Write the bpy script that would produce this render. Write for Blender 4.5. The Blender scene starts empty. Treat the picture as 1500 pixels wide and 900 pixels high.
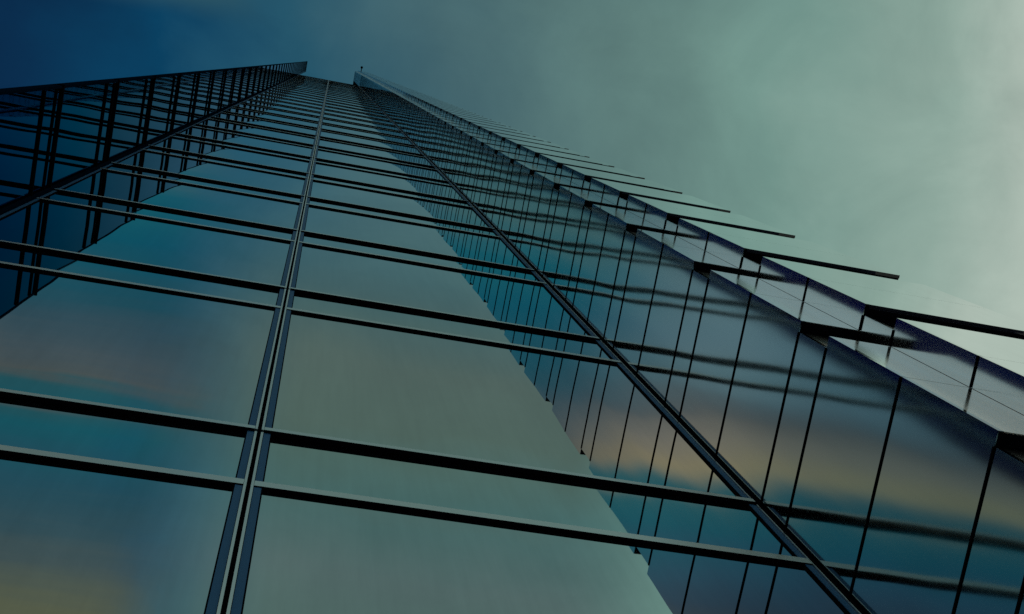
import bpy, math, random
from mathutils import Matrix, Vector
random.seed(7)
SC = bpy.context.scene
COL = SC.collection

# ------------------------------------------------------------------ camera
EYE = 1.6                                            # eye height above the plaza
cam_d = bpy.data.cameras.new("camera")
cam = bpy.data.objects.new("camera", cam_d)
COL.objects.link(cam)
right = Vector((0.97492259, -0.18370071, -0.12561841))
down = Vector((0.16062962, 0.97153782, -0.17410456))
fwd = Vector((0.15402617, 0.14956044, 0.97668194))
m = Matrix.Identity(4)
for i in range(3):
    m[i][0] = right[i]; m[i][1] = -down[i]; m[i][2] = -fwd[i]
m[0][3], m[1][3], m[2][3] = 0.0, -2.0, EYE
cam.matrix_world = m
cam_d.sensor_width = 36.0
cam_d.lens = 36.0 * 2038.4 / 1500.0
cam_d.clip_start = 0.05
cam_d.clip_end = 5000
SC.camera = cam

# ------------------------------------------------------------------ sky
SUN_EL, SUN_AZ = math.radians(50), math.radians(60)   # behind the cloud, to the right


def lin(c):
    out = []
    for v in c:
        v /= 255.0
        out.append(v / 12.92 if v <= 0.04045 else ((v + 0.055) / 1.055) ** 2.4)
    return tuple(out) + (1.0,)


world = bpy.data.worlds.new("World")
SC.world = world
world.use_nodes = True
NT = world.node_tree
NT.nodes.clear()


def node(nt, typ, **kw):
    n = nt.nodes.new(typ)
    for k, v in kw.items():
        setattr(n, k, v)
    return n


def put(nt, sock, v):
    if hasattr(v, "is_output"):
        nt.links.new(v, sock)
    else:
        sock.default_value = v


def math_n(nt, op, a, b=0.0, c=0.0, clamp=False):
    n = node(nt, "ShaderNodeMath", operation=op, use_clamp=clamp)
    put(nt, n.inputs[0], a); put(nt, n.inputs[1], b); put(nt, n.inputs[2], c)
    return n.outputs[0]


def smooth(nt, v, a, b):
    n = node(nt, "ShaderNodeMapRange", interpolation_type="SMOOTHSTEP")
    put(nt, n.inputs[0], v)
    n.inputs[1].default_value = a; n.inputs[2].default_value = b
    return n.outputs[0]


def ramp(nt, v, stops, lo, hi):
    n = node(nt, "ShaderNodeValToRGB")
    mr = node(nt, "ShaderNodeMapRange")
    put(nt, mr.inputs[0], v)
    mr.inputs[1].default_value = lo; mr.inputs[2].default_value = hi
    nt.links.new(mr.outputs[0], n.inputs[0])
    el = n.color_ramp.elements
    while len(el) < len(stops):
        el.new(0.5)
    for e, (p, c) in zip(el, stops):
        e.position = (p - lo) / (hi - lo)
        e.color = lin(c)
    return n.outputs[0]


def mixc(nt, f, a, b):
    n = node(nt, "ShaderNodeMix", data_type="RGBA")
    put(nt, n.inputs[0], f); put(nt, n.inputs[6], a); put(nt, n.inputs[7], b)
    return n.outputs[2]


tc = node(NT, "ShaderNodeTexCoord")
sep = node(NT, "ShaderNodeSeparateXYZ")
NT.links.new(tc.outputs["Generated"], sep.inputs[0])
dz = math_n(NT, "MAXIMUM", sep.outputs[2], 0.08)
u = math_n(NT, "DIVIDE", sep.outputs[0], dz)
w = math_n(NT, "DIVIDE", sep.outputs[1], dz)
cmb = node(NT, "ShaderNodeCombineXYZ")
NT.links.new(u, cmb.inputs[0]); NT.links.new(w, cmb.inputs[1])


def noise(nt, vec, scale, detail=4.0, rough=0.55, dist=0.0):
    n = node(nt, "ShaderNodeTexNoise")
    put(nt, n.inputs["Vector"], vec)
    n.inputs["Scale"].default_value = scale
    n.inputs["Detail"].default_value = detail
    n.inputs["Roughness"].default_value = rough
    n.inputs["Distortion"].default_value = dist
    return n.outputs[0]


n1 = math_n(NT, "SUBTRACT", noise(NT, cmb.outputs[0], 5.0, 5, 0.55, 0.3), 0.5)
n2 = math_n(NT, "SUBTRACT", noise(NT, cmb.outputs[0], 9.0, 7, 0.58, 0.5), 0.5)
stretch = node(NT, "ShaderNodeMapping")
NT.links.new(cmb.outputs[0], stretch.inputs[0])
stretch.inputs["Scale"].default_value = (3.5, 75.0, 1.0)
n3 = math_n(NT, "SUBTRACT", noise(NT, stretch.outputs[0], 1.0, 4, 0.6, 0.2), 0.5)

wc = math_n(NT, "MINIMUM", math_n(NT, "MAXIMUM", w, -0.12), 0.10)
t = math_n(NT, "MULTIPLY_ADD", wc, -0.14, u)
t = math_n(NT, "MULTIPLY_ADD", n1, 0.135, t)
t = math_n(NT, "MULTIPLY_ADD", n2, 0.05, t)
deck = ramp(NT, t, [(-0.30, (0, 28, 60)), (-0.20, (1, 41, 73)), (-0.11, (0, 61, 93)), (-0.03, (34, 84, 104)),
                    (0.08, (68, 102, 108)), (0.20, (90, 122, 118)), (0.34, (112, 147, 137)),
                    (0.45, (142, 168, 156)), (0.54, (172, 188, 176)), (0.90, (164, 180, 170))], -0.4, 1.0)
# cloud bank over the street, low on the left behind the viewer
back = math_n(NT, "MULTIPLY", w, -1.0)
bk = math_n(NT, "MULTIPLY_ADD", n2, 0.010, back)
bk = math_n(NT, "MULTIPLY_ADD", n3, 0.026, bk)
bk = math_n(NT, "MULTIPLY_ADD", n1, 0.012, bk)
bank = ramp(NT, bk, [(0.0, (44, 84, 98)), (0.085, (62, 100, 104)), (0.125, (24, 86, 104)), (0.155, (16, 78, 102)),
                     (0.180, (58, 84, 96)), (0.205, (104, 102, 100)), (0.235, (150, 134, 118)), (0.257, (174, 150, 114)),
                     (0.267, (150, 138, 116)), (0.276, (52, 104, 110)), (0.30, (40, 98, 110)), (0.325, (58, 90, 106)),
                     (0.35, (66, 78, 92)), (0.385, (90, 92, 84)), (0.42, (108, 104, 72)), (0.55, (128, 118, 90)),
                     (0.9, (150, 150, 135))], 0.0, 1.0)
mute = ramp(NT, bk, [(0.0, (46, 86, 98)), (0.085, (58, 96, 100)), (0.12, (14, 86, 100)), (0.155, (6, 78, 96)),
                     (0.19, (28, 74, 88)), (0.215, (48, 74, 85)), (0.245, (64, 78, 84)), (0.262, (72, 80, 80)),
                     (0.272, (34, 80, 88)), (0.29, (20, 81, 93)), (0.325, (32, 74, 88)), (0.35, (46, 76, 86)),
                     (0.385, (64, 80, 82)), (0.43, (88, 92, 72)), (0.60, (110, 110, 90)), (0.9, (150, 150, 135))], 0.0, 1.0)
bank = mixc(NT, smooth(NT, math_n(NT, "MULTIPLY_ADD", n1, 0.05, u), -0.34, -0.19), bank, mute)
# a thin bright veil further left
veil = math_n(NT, "SUBTRACT", 1.0, smooth(NT, math_n(NT, "MULTIPLY_ADD", n2, 0.06, u), -0.36, -0.19))
veil = math_n(NT, "MULTIPLY", veil, math_n(NT, "SUBTRACT", 1.0, smooth(NT, bk, 0.165, 0.215)))
bank = mixc(NT, math_n(NT, "MULTIPLY", veil, 0.72), bank, lin((140, 161, 164)))
mask = math_n(NT, "MULTIPLY_ADD", n1, 0.10, u)
mask = math_n(NT, "MULTIPLY_ADD", n2, 0.11, mask)
mask = math_n(NT, "SUBTRACT", 1.0, smooth(NT, mask, -0.12, -0.03))
mask = math_n(NT, "MULTIPLY", mask, smooth(NT, back, 0.006, 0.035))
sky = mixc(NT, mask, deck, bank)
# right behind the viewer: even pale cover, brighter towards the horizon
even = ramp(NT, math_n(NT, "MULTIPLY_ADD", n2, 0.05, back), [(0.0, (54, 94, 106)), (0.14, (64, 96, 100)), (0.21, (82, 100, 94)), (0.27, (80, 100, 92)), (0.32, (74, 104, 102)), (0.37, (84, 104, 102)), (0.45, (80, 106, 98)),
                         (0.7, (150, 168, 158)), (1.5, (186, 196, 184))], 0.0, 1.6)
mr_ = math_n(NT, "MULTIPLY", smooth(NT, u, -0.10, 0.02), math_n(NT, "SUBTRACT", 1.0, smooth(NT, u, 0.22, 0.36)))
mr_ = math_n(NT, "MULTIPLY", mr_, smooth(NT, back, 0.06, 0.20))
mr_ = math_n(NT, "MAXIMUM", mr_, smooth(NT, back, 0.50, 0.75))
sky = mixc(NT, mr_, sky, even)
gain = node(NT, "ShaderNodeVectorMath", operation="SCALE")
NT.links.new(sky, gain.inputs[0]); 
mott = math_n(NT, "MULTIPLY_ADD", n2, 0.42, math_n(NT, "MULTIPLY_ADD", n3, 0.05, 1.0))
NT.links.new(math_n(NT, "MULTIPLY", mott, 10.0), gain.inputs[3])
nis = node(NT, "ShaderNodeTexSky", sky_type="NISHITA", sun_disc=False)
nis.sun_elevation = SUN_EL; nis.sun_rotation = SUN_AZ
sky = mixc(NT, 0.97, nis.outputs[0], gain.outputs[0])
sky = mixc(NT, smooth(NT, sep.outputs[2], -0.02, 0.06), (0.03, 0.04, 0.045, 1), sky)
bg = node(NT, "ShaderNodeBackground")
NT.links.new(sky, bg.inputs[0]); bg.inputs[1].default_value = 0.1
wo = node(NT, "ShaderNodeOutputWorld")
NT.links.new(bg.outputs[0], wo.inputs[0])

sun_d = bpy.data.lights.new("sun", "SUN")
sun_d.energy = 0.5
sun_d.angle = math.radians(15)
sun_d.color = (1.0, 0.96, 0.9)
sun = bpy.data.objects.new("sun", sun_d)
COL.objects.link(sun)
sd = Vector((math.sin(SUN_AZ) * math.cos(SUN_EL), math.cos(SUN_AZ) * math.cos(SUN_EL), math.sin(SUN_EL)))
sun.rotation_euler = sd.to_track_quat("Z", "Y").to_euler()
sun.location = (60, 40, 200)

vs = SC.view_settings
vs.view_transform = "Standard"; vs.look = "None"; vs.exposure = 0.0; vs.gamma = 1.0
vs.use_curve_mapping = False
SC.render.engine = "CYCLES"
SC.cycles.max_bounces = 12
SC.cycles.glossy_bounces = 10
SC.cycles.use_denoising = False


# ------------------------------------------------------------------ materials
def new_mat(name):
    mt = bpy.data.materials.new(name)
    mt.use_nodes = True
    nt = mt.node_tree
    bs = nt.nodes["Principled BSDF"]
    return mt, nt, bs


def wobble(nt, bs, amp, scale, amp2=0.0):
    """Uneven glass: leans the surface normal a little, slowly varying over the real surface."""
    g = node(nt, "ShaderNodeNewGeometry")
    mp = node(nt, "ShaderNodeMapping")
    nt.links.new(g.outputs["Position"], mp.inputs[0])
    mp.inputs["Scale"].default_value = scale
    nz = node(nt, "ShaderNodeTexNoise")
    nt.links.new(mp.outputs[0], nz.inputs["Vector"])
    nz.inputs["Scale"].default_value = 1.0
    nz.inputs["Detail"].default_value = 1.5
    sb = node(nt, "ShaderNodeVectorMath", operation="SUBTRACT")
    nt.links.new(nz.outputs["Color"], sb.inputs[0]); sb.inputs[1].default_value = (0.5, 0.5, 0.5)
    ml = node(nt, "ShaderNodeVectorMath", operation="MULTIPLY")
    nt.links.new(sb.outputs[0], ml.inputs[0]); ml.inputs[1].default_value = amp
    ad = node(nt, "ShaderNodeVectorMath", operation="ADD")
    nt.links.new(g.outputs["Normal"], ad.inputs[0]); nt.links.new(ml.outputs[0], ad.inputs[1])
    nm = node(nt, "ShaderNodeVectorMath", operation="NORMALIZE")
    nt.links.new(ad.outputs[0], nm.inputs[0])
    nt.links.new(nm.outputs[0], bs.inputs["Normal"])


def glass(name, col, rough, amp, scale, edge=None):
    mt, nt, bs = new_mat(name)
    bs.inputs["Base Color"].default_value = col + (1,)
    bs.inputs["Metallic"].default_value = 1.0
    bs.inputs["Roughness"].default_value = rough
    if edge:
        bs.inputs["Specular Tint"].default_value = edge + (1,)
    # faint rain streaks change the gloss
    g = node(nt, "ShaderNodeNewGeometry")
    mp = node(nt, "ShaderNodeMapping")
    nt.links.new(g.outputs["Position"], mp.inputs[0])
    mp.inputs["Scale"].default_value = (7, 7, 0.5)
    nz = noise(nt, mp.outputs[0], 1.0, 4)
    nt.links.new(math_n(nt, "MULTIPLY_ADD", nz, rough * 0.9, rough * 0.55), bs.inputs["Roughness"])
    mp2 = node(nt, "ShaderNodeMapping")
    nt.links.new(g.outputs["Position"], mp2.inputs[0])
    mp2.inputs["Scale"].default_value = (16, 16, 0.7)
    d = math_n(nt, "MULTIPLY_ADD", noise(nt, mp2.outputs[0], 1.0, 5, 0.65), -0.22, 1.11)
    sc = node(nt, "ShaderNodeVectorMath", operation="SCALE")
    sc.inputs[0].default_value = col
    nt.links.new(d, sc.inputs[3])
    nt.links.new(sc.outputs[0], bs.inputs["Base Color"])
    wobble(nt, bs, amp, scale)
    return mt


M = {}
M["pane"] = glass("reflective_glass", (0.88, 0.94, 0.92), 0.010, (0.006, 0.0, 0.006), (0.7, 0.7, 0.9))
M["spandrel"] = glass("spandrel_glass", (0.80, 0.95, 0.93), 0.02, (0.006, 0.0, 0.006), (0.7, 0.7, 0.9))
M["wing"] = glass("wing_glass", (0.70, 0.84, 0.88), 0.075, (0.0, 0.046, 0.006), (0.2, 3.0, 0.08))


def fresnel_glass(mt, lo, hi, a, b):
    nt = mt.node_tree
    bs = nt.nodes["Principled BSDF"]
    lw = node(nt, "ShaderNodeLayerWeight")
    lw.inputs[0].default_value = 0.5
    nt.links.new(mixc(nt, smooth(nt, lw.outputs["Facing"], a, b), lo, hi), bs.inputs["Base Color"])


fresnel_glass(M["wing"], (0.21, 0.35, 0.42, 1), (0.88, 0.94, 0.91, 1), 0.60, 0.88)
M["step"] = glass("step_glass", (0.86, 0.88, 0.86), 0.11, (0.0, 0.01, 0.004), (0.2, 3.0, 0.08))
M["inset"] = glass("inset_glass", (0.96, 0.98, 0.95), 0.15, (0.004, 0.0, 0.004), (1.0, 1.0, 0.6))
M["front"] = glass("front_glass", (0.97, 0.98, 0.97), 0.02, (0.004, 0.0, 0.004), (1.0, 1.0, 0.6))


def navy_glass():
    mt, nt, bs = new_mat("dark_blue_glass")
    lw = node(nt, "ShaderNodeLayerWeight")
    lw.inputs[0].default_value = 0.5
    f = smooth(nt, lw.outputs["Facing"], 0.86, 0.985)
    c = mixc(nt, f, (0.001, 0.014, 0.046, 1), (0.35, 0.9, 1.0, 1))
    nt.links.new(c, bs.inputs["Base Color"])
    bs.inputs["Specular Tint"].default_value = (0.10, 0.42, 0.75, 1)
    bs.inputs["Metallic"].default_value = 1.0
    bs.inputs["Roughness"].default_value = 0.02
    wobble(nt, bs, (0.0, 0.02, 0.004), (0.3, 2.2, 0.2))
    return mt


M["navy"] = navy_glass()


def paint(name, col, rough, metal=0.0, spec=0.5, grain=0.15):
    mt, nt, bs = new_mat(name)
    g = node(nt, "ShaderNodeTexCoord")
    nz = noise(nt, g.outputs["Object"], 9.0, 5)
    k = math_n(nt, "MULTIPLY_ADD", nz, grain * 2, 1.0 - grain)
    vm = node(nt, "ShaderNodeVectorMath", operation="SCALE")
    vm.inputs[0].default_value = col
    nt.links.new(k, vm.inputs[3])
    nt.links.new(vm.outputs[0], bs.inputs["Base Color"])
    bs.inputs["Roughness"].default_value = rough
    bs.inputs["Metallic"].default_value = metal
    bs.inputs["Specular IOR Level"].default_value = spec
    return mt


M["frame"] = paint("blue_grey_frame_paint", (0.022, 0.10, 0.23), 0.5, 0.0, 0.08, 0.06)
M["post"] = paint("navy_post_paint", (0.001, 0.007, 0.019), 0.6, 0.0, 0.0, 0.05)
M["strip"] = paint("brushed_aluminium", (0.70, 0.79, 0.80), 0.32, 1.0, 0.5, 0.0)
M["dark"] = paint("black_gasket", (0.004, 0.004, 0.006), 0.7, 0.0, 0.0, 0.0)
M["fin"] = paint("black_fin_and_underside_shade", (0.006, 0.007, 0.012), 0.6, 0.0, 0.0, 0.0)
M["core"] = paint("dark_concrete_core", (0.010, 0.014, 0.018), 0.8, 0.0, 0.0, 0.05)
M["pave"] = paint("dark_stone_paving", (0.035, 0.035, 0.035), 0.8, 0.0, 0.1)


# ------------------------------------------------------------------ mesh helpers
class MB:
    def __init__(self):
        self.v, self.f, self.mi = [], [], []

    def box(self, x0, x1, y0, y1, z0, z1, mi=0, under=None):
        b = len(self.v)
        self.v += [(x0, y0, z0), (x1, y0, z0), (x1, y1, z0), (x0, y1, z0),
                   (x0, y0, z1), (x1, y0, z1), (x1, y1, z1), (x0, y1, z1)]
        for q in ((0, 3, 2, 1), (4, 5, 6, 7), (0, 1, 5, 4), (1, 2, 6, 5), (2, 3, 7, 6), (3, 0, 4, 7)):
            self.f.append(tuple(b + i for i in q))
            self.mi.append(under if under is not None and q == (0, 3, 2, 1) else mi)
        return self

    def tube(self, a, b, r0, r1, n=12, mi=0):
        a, b = Vector(a), Vector(b)
        d = (b - a).normalized()
        s = d.orthogonal().normalized(); tt = d.cross(s)
        k = len(self.v)
        for p, r in ((a, r0), (b, r1)):
            for i in range(n):
                q = 2 * math.pi * i / n
                self.v.append(tuple(p + s * math.cos(q) * r + tt * math.sin(q) * r))
        for i in range(n):
            j = (i + 1) % n
            self.f.append((k + i, k + j, k + n + j, k + n + i)); self.mi.append(mi)
        self.f.append(tuple(k + n - 1 - i for i in range(n))); self.mi.append(mi)
        self.f.append(tuple(k + n + i for i in range(n))); self.mi.append(mi)
        return self

    def build(self, name, mats, parent=None):
        me = bpy.data.meshes.new(name)
        me.from_pydata(self.v, [], self.f)
        if not isinstance(mats, (list, tuple)):
            mats = [mats]
        for q in mats:
            me.materials.append(q)
        me.polygons.foreach_set("material_index", self.mi)
        me.update()
        o = bpy.data.objects.new(name, me)
        COL.objects.link(o)
        if parent is not None:
            o.parent = parent
        return o


def boxobj(name, mat, parent, *b):
    return MB().box(*b).build(name, mat, parent)


def bowed_pane(name, mat, parent, x0, x1, z0, z1, sag, depth=0.03, nx=6, nz=10):
    """Sealed double glazing is never quite flat: a thin slab bowed a few millimetres and set a hair out of true."""
    v, f = [], []
    tx, tz = random.uniform(-1, 1) * 0.0014, random.uniform(-1, 1) * 0.0016
    sg = sag * random.uniform(0.6, 1.3)
    for j in range(nz + 1):
        for i in range(nx + 1):
            a, b = i / nx * 2 - 1, j / nz * 2 - 1
            y = -sg * (1 - a ** 4) * (1 - b * b) + tx * a * (x1 - x0) / 2 + tz * b * (z1 - z0) / 2
            v.append((x0 + (x1 - x0) * i / nx, y + 0.002, z0 + (z1 - z0) * j / nz))
    W = nx + 1
    for j in range(nz):
        for i in range(nx):
            f.append((j * W + i, j * W + i + 1, (j + 1) * W + i + 1, (j + 1) * W + i))
    nf = len(f)
    k = len(v)
    v += [(x0, depth, z0), (x1, depth, z0), (x1, depth, z1), (x0, depth, z1)]
    bot = [i for i in range(W)]; top = [nz * W + i for i in range(W)]
    lef = [j * W for j in range(nz + 1)]; rig = [j * W + nx for j in range(nz + 1)]
    f += [tuple([k, k + 1] + bot[::-1]), tuple([k + 2, k + 3] + top), tuple([k + 3, k] + lef), tuple([k + 1, k + 2] + rig[::-1]),
          (k + 1, k, k + 3, k + 2)]
    me = bpy.data.meshes.new(name)
    me.from_pydata(v, [], f)
    me.materials.append(mat)
    me.polygons.foreach_set("use_smooth", [i < nf for i in range(len(f))])
    me.update()
    # keep the rim crisp: split shading between the face and its edges
    me.set_sharp_from_angle(angle=math.radians(30))
    o = bpy.data.objects.new(name, me)
    COL.objects.link(o)
    o.parent = parent
    return o


# ------------------------------------------------------------------ dimensions (metres)
XL, XM, XR = -2.851, -0.064, 2.734        # left corner, middle mullion, right corner
YL, Y1, Y2 = -1.170, -1.078, -1.230       # how far the wings step out
X2, XE = 3.073, 4.263                     # step in the right wing, its far end
TOP_C, TOP_W = 131.0 + EYE, 165.0 + EYE   # roof of the recess, top of the wings

floor_z = [0.12, 2.59 + EYE, 7.236 + EYE, 11.885 + EYE, 15.98 + EYE, 20.04 + EYE, 24.05 + EYE, 28.05 + EYE]
while floor_z[-1] + 4.03 < TOP_W - 1.0:
    floor_z.append(floor_z[-1] + 4.03)
storey_z = [0.12, 2.6 + EYE, 4.926 + EYE, 7.236 + EYE, 9.55 + EYE, 11.885 + EYE, 13.948 + EYE, 15.98 + EYE, 18.0 + EYE, 20.04 + EYE]
while storey_z[-1] + 2.02 < TOP_W - 1.0:
    storey_z.append(storey_z[-1] + 2.02)

# ------------------------------------------------------------------ ground
gp = boxobj("plaza", M["pave"], None, -600, 600, -600, 600, -0.3, 0.0)
gp["kind"] = "structure"

# ------------------------------------------------------------------ the tower
tower = bpy.data.objects.new("skyscraper", None)
COL.objects.link(tower)
tower.location = (0, 0, 0)
tower["label"] = "tall mirror glass skyscraper seen from its foot, a recessed facade between two projecting glass wings"
tower["category"] = "skyscraper"

# solid body behind the glass
core = MB()
core.box(XL - 0.09, XR + 0.025, 0.06, 14.0, 0.0, TOP_C - 0.4)
core.build("tower_core", M["core"], tower)
boxobj("parapet", M["fin"], tower, XL + 0.002, XR - 0.002, -0.03, 0.4, TOP_C - 0.398, TOP_C)

FR, ST, SL = 0.036, 0.014, 0.021          # frame, bright strip, half joint widths
mull = MB().box(XM - SL - 0.01, XM + SL + 0.01, 0.0, 0.055, 0.1, TOP_C - 0.41)
mull.build("mullion", M["dark"], tower)

bays = [(XL + 0.05, XM - SL * 0.5), (XM + SL * 0.5, XR - 0.028)]
U_D, L_D, U_T, L_T, SPAN = 0.029, 0.019, 0.055, 0.075, 0.95
cz = [z for z in floor_z if z < TOP_C - 2.0]
for fi, z0 in enumerate(cz):
    z1 = cz[fi + 1] if fi + 1 < len(cz) else TOP_C - 0.42
    zl = z1 - SPAN if z1 - z0 > 2.0 else z1 - 0.6
    for bi, (xa, xb) in enumerate(bays):
        # order across a bay: strip, frame, pane, frame, strip
        sa = ST if bi else 0.010
        sb = 0.006 if bi else ST
        fa, fb = xa + sa, xb - sb
        zt = z0 + U_T + 0.002
        ga, gb = fa + FR + 0.007, fb - FR - 0.007
        win = bowed_pane("window", M["pane"], tower, ga, gb, zt, zl, 0.0058)
        bowed_pane("spandrel_pane", M["spandrel"], win, ga, gb, zl + 0.01, z1, 0.0012)
        for (q0, q1) in ((zt, zl - 0.002), (zl + L_T + 0.002, z1 - 0.002)):
            for (e0, e1, g0, g1) in ((fa + 0.001, fa + FR, fa + FR, ga), (fb - FR, fb - 0.001, gb, fb - FR)):
                MB().box(e0, e1, -0.012, 0.05, q0, q1).build("side_frame", M["frame"], win)
                if z0 < 45:
                    MB().box(g0, g1, -0.009, 0.05, q0, q1).build("gasket", M["dark"], win)
        MB().box(fa, fb, -U_D, 0.052, z0, z0 + U_T, 0, 1).build("transom", [M["strip"], M["fin"]], win)  # aluminium bar; shade on its underside is put in as a black face
        MB().box(fa, fb, -L_D, 0.052, zl, zl + L_T, 0, 1).build("transom", [M["strip"], M["fin"]], win)  # same here: underside shade painted black, the rest aluminium
        MB().box(xa, fa - 0.0015, -0.02, 0.05, z0 + 0.03, z1 - 0.02).build("edge_strip", M["strip"] if bi else M["post"], win)
        MB().box(fb + 0.0015, xb, -0.02, 0.05, z0 + 0.03, z1 - 0.02).build("edge_strip", M["strip"], win)

# corner posts of the recess
MB().box(XR - 0.027, XR - 0.001, -0.016, 0.058, 0.1, TOP_C - 0.41).build("corner_post", M["dark"], tower)
MB().box(XL + 0.002, XL + 0.046, -0.035, 0.058, 0.1, TOP_C - 0.41).build("corner_post", M["post"], tower)

# ------------------------------------------------------------------ left wing: a thin glass screen wall
FD = 0.025
for fi, z0 in enumerate(floor_z):
    z1 = floor_z[fi + 1] if fi + 1 < len(floor_z) else TOP_W
    zl = z1 - SPAN
    scr = boxobj("screen_wall", M["core"], tower, XL - 0.10, XL - 0.014, YL + 0.03, 0.055, z0, z1 - 0.001)
    MB().box(XL - 0.10, XL + 0.006, YL, YL + 0.0295, z0, z1 - 0.001).build("edge_trim", M["post"], scr)
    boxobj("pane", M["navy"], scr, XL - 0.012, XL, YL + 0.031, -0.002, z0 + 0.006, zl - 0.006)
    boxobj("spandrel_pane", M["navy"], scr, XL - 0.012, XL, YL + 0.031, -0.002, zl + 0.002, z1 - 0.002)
    boxobj("fin", M["fin"], scr, XL - 0.05, XL + FD, YL - 0.014, -0.03, z0 - 0.022, z0 + 0.022)
    boxobj("fin", M["fin"], scr, XL + 0.001, XL + 0.016, YL + 0.032, -0.03, z1 - 0.33, z1 - 0.30)
    boxobj("fin", M["fin"], scr, XL + 0.001, XL + 0.022, YL + 0.032, -0.03, zl - 0.03, zl - 0.0)
boxobj("coping", M["fin"], tower, XL - 0.12, XL + 0.03, YL - 0.02, 0.056, TOP_W, TOP_W + 0.08)

# ------------------------------------------------------------------ right wing: stepped stack of glass storeys
SPH, GROOVE, G = 0.43, 0.064, 0.0035       # spandrel height, groove depth, half joint
BEAD = 0.0058                               # how far the black joint gasket stands proud


def storey(z0, z1, fine):
    zc = z1 - SPH
    zm = 0.5 * (z0 + zc)
    XB, YB = XR + 0.030, 8.0
    # dark floor slab and core; the soffit over each groove is the underside of this block
    st = boxobj("storey", M["core"], tower, XB, XE - 0.03, Y1 + GROOVE + 0.02, YB, z0, z1 - 0.001)
    boxobj("pier", M["core"], st, X2 + 0.03, XE - 0.06, Y2 + GROOVE + 0.02, Y1 + GROOVE + 0.019, z0, z1 - 0.001)
    boxobj("soffit", M["fin"], st, XR + 0.006, X2 - 0.002, Y1 + 0.006, Y1 + GROOVE + 0.019, z0 + 0.001, z0 + 0.02)
    boxobj("soffit", M["fin"], st, X2 + 0.0045, XE - 0.004, Y2 + 0.006, Y2 + GROOVE + 0.019, z0 + 0.001, z0 + 0.02)
    T = 0.024
    pcs = []
    for (a, c) in ((z0 + G, zm - G), (zm + G, zc - G)):
        pcs.append(("side_pane", M["wing"], (XR, XR + T, Y1, -0.004, a, c)))
        pcs.append(("front_pane", M["inset"], (XR + T + 0.001, X2 - 0.001, Y1 + 0.0005, Y1 + T, a, c)))
        pcs.append(("side_pane", M["step"], (X2, X2 + T, Y2, Y1 - 0.001, a, c)))
    for (a, c) in ((z0, zm - 0.0015), (zm + 0.0015, zc)):
        pcs.append(("front_pane", M["front"], (X2 + T + 0.001, XE, Y2 + 0.0005, Y2 + T, a, c)))
    pcs.append(("spandrel", M["wing"], (XR, XR + T, Y1 + GROOVE, -0.004, zc + G, z1 - G)))
    pcs.append(("spandrel", M["inset"], (XR + T + 0.001, X2 + T, Y1 + GROOVE, Y1 + GROOVE + 0.018, zc - 0.01, z1 - 0.002)))
    pcs.append(("spandrel", M["step"], (X2 + 0.002, X2 + T, Y2 + GROOVE, Y1 + GROOVE - 0.001, zc + 0.001, z1 - 0.001)))
    pcs.append(("spandrel", M["front"], (X2 + T + 0.001, XE - 0.05, Y2 + GROOVE, Y2 + GROOVE + 0.018, zc - 0.01, z1 - 0.002)))
    if fine:
        for nm, mt, bb in pcs:
            boxobj(nm, mt, st, *bb)
    else:
        for nm, mt in (("side_pane", M["wing"]), ("side_pane", M["step"]), ("front_pane", M["inset"]), ("front_pane", M["front"])):
            q = MB()
            for n_, m_, bb in pcs:
                if m_ is mt:
                    q.box(*bb)
            q.build(nm, mt, st)
    for zj in ((z0, zm, zc) if z0 < 130 else (z0, zc)):
        ye = Y1 + GROOVE + 0.001 if zj is not zm else Y1 + 0.002
        boxobj("joint_bead", M["dark"], st, XR - BEAD, XR + T, ye, -0.02, zj - 0.006, zj + 0.006)
        if z0 < 60:
            boxobj("joint_bead", M["dark"], st, X2 - BEAD, X2 + T, (Y2 + GROOVE + 0.001 if zj is not zm else Y2 + 0.002), Y1 - 0.002, zj - 0.006, zj + 0.006)
    boxobj("ledge", M["fin"], st, XR + T + 0.001, X2 - 0.001, Y1 + T + 0.001, Y1 + GROOVE - 0.001, zc - 0.03, zc - 0.002)
    boxobj("ledge", M["fin"], st, X2 + T + 0.0305, XE - 0.002, Y2 + T + 0.001, Y2 + GROOVE - 0.001, zc - 0.03, zc - 0.002)


for si, z0 in enumerate(storey_z):
    z1 = storey_z[si + 1] if si + 1 < len(storey_z) else TOP_W
    storey(z0, z1, z0 < 60)
boxobj("coping", M["fin"], tower, XR - 0.01, XE + 0.02, Y1 - 0.01, 8.0, TOP_W + 0.002, TOP_W + 0.08)

# ------------------------------------------------------------------ small lamp on a bracket at the top of the right wing
lamp = bpy.data.objects.new("floodlight", None)
COL.objects.link(lamp)
lamp.location = (X2 + 0.35, Y2, TOP_W + 0.1)
lamp["label"] = "tiny dark floodlight on a short bracket arm, at the top of the right wing"
lamp["category"] = "floodlight"
MB().tube((0, 0.35, 0.05), (0, -0.42, 0.05), 0.05, 0.05).build("bracket_arm", M["fin"], lamp)
hd = MB().tube((0, -0.42, -0.10), (0, -0.42, 0.16), 0.09, 0.15)
hd.tube((0, -0.42, 0.161), (0, -0.42, 0.24), 0.15, 0.08)
hd.build("lamp_head", M["fin"], lamp)
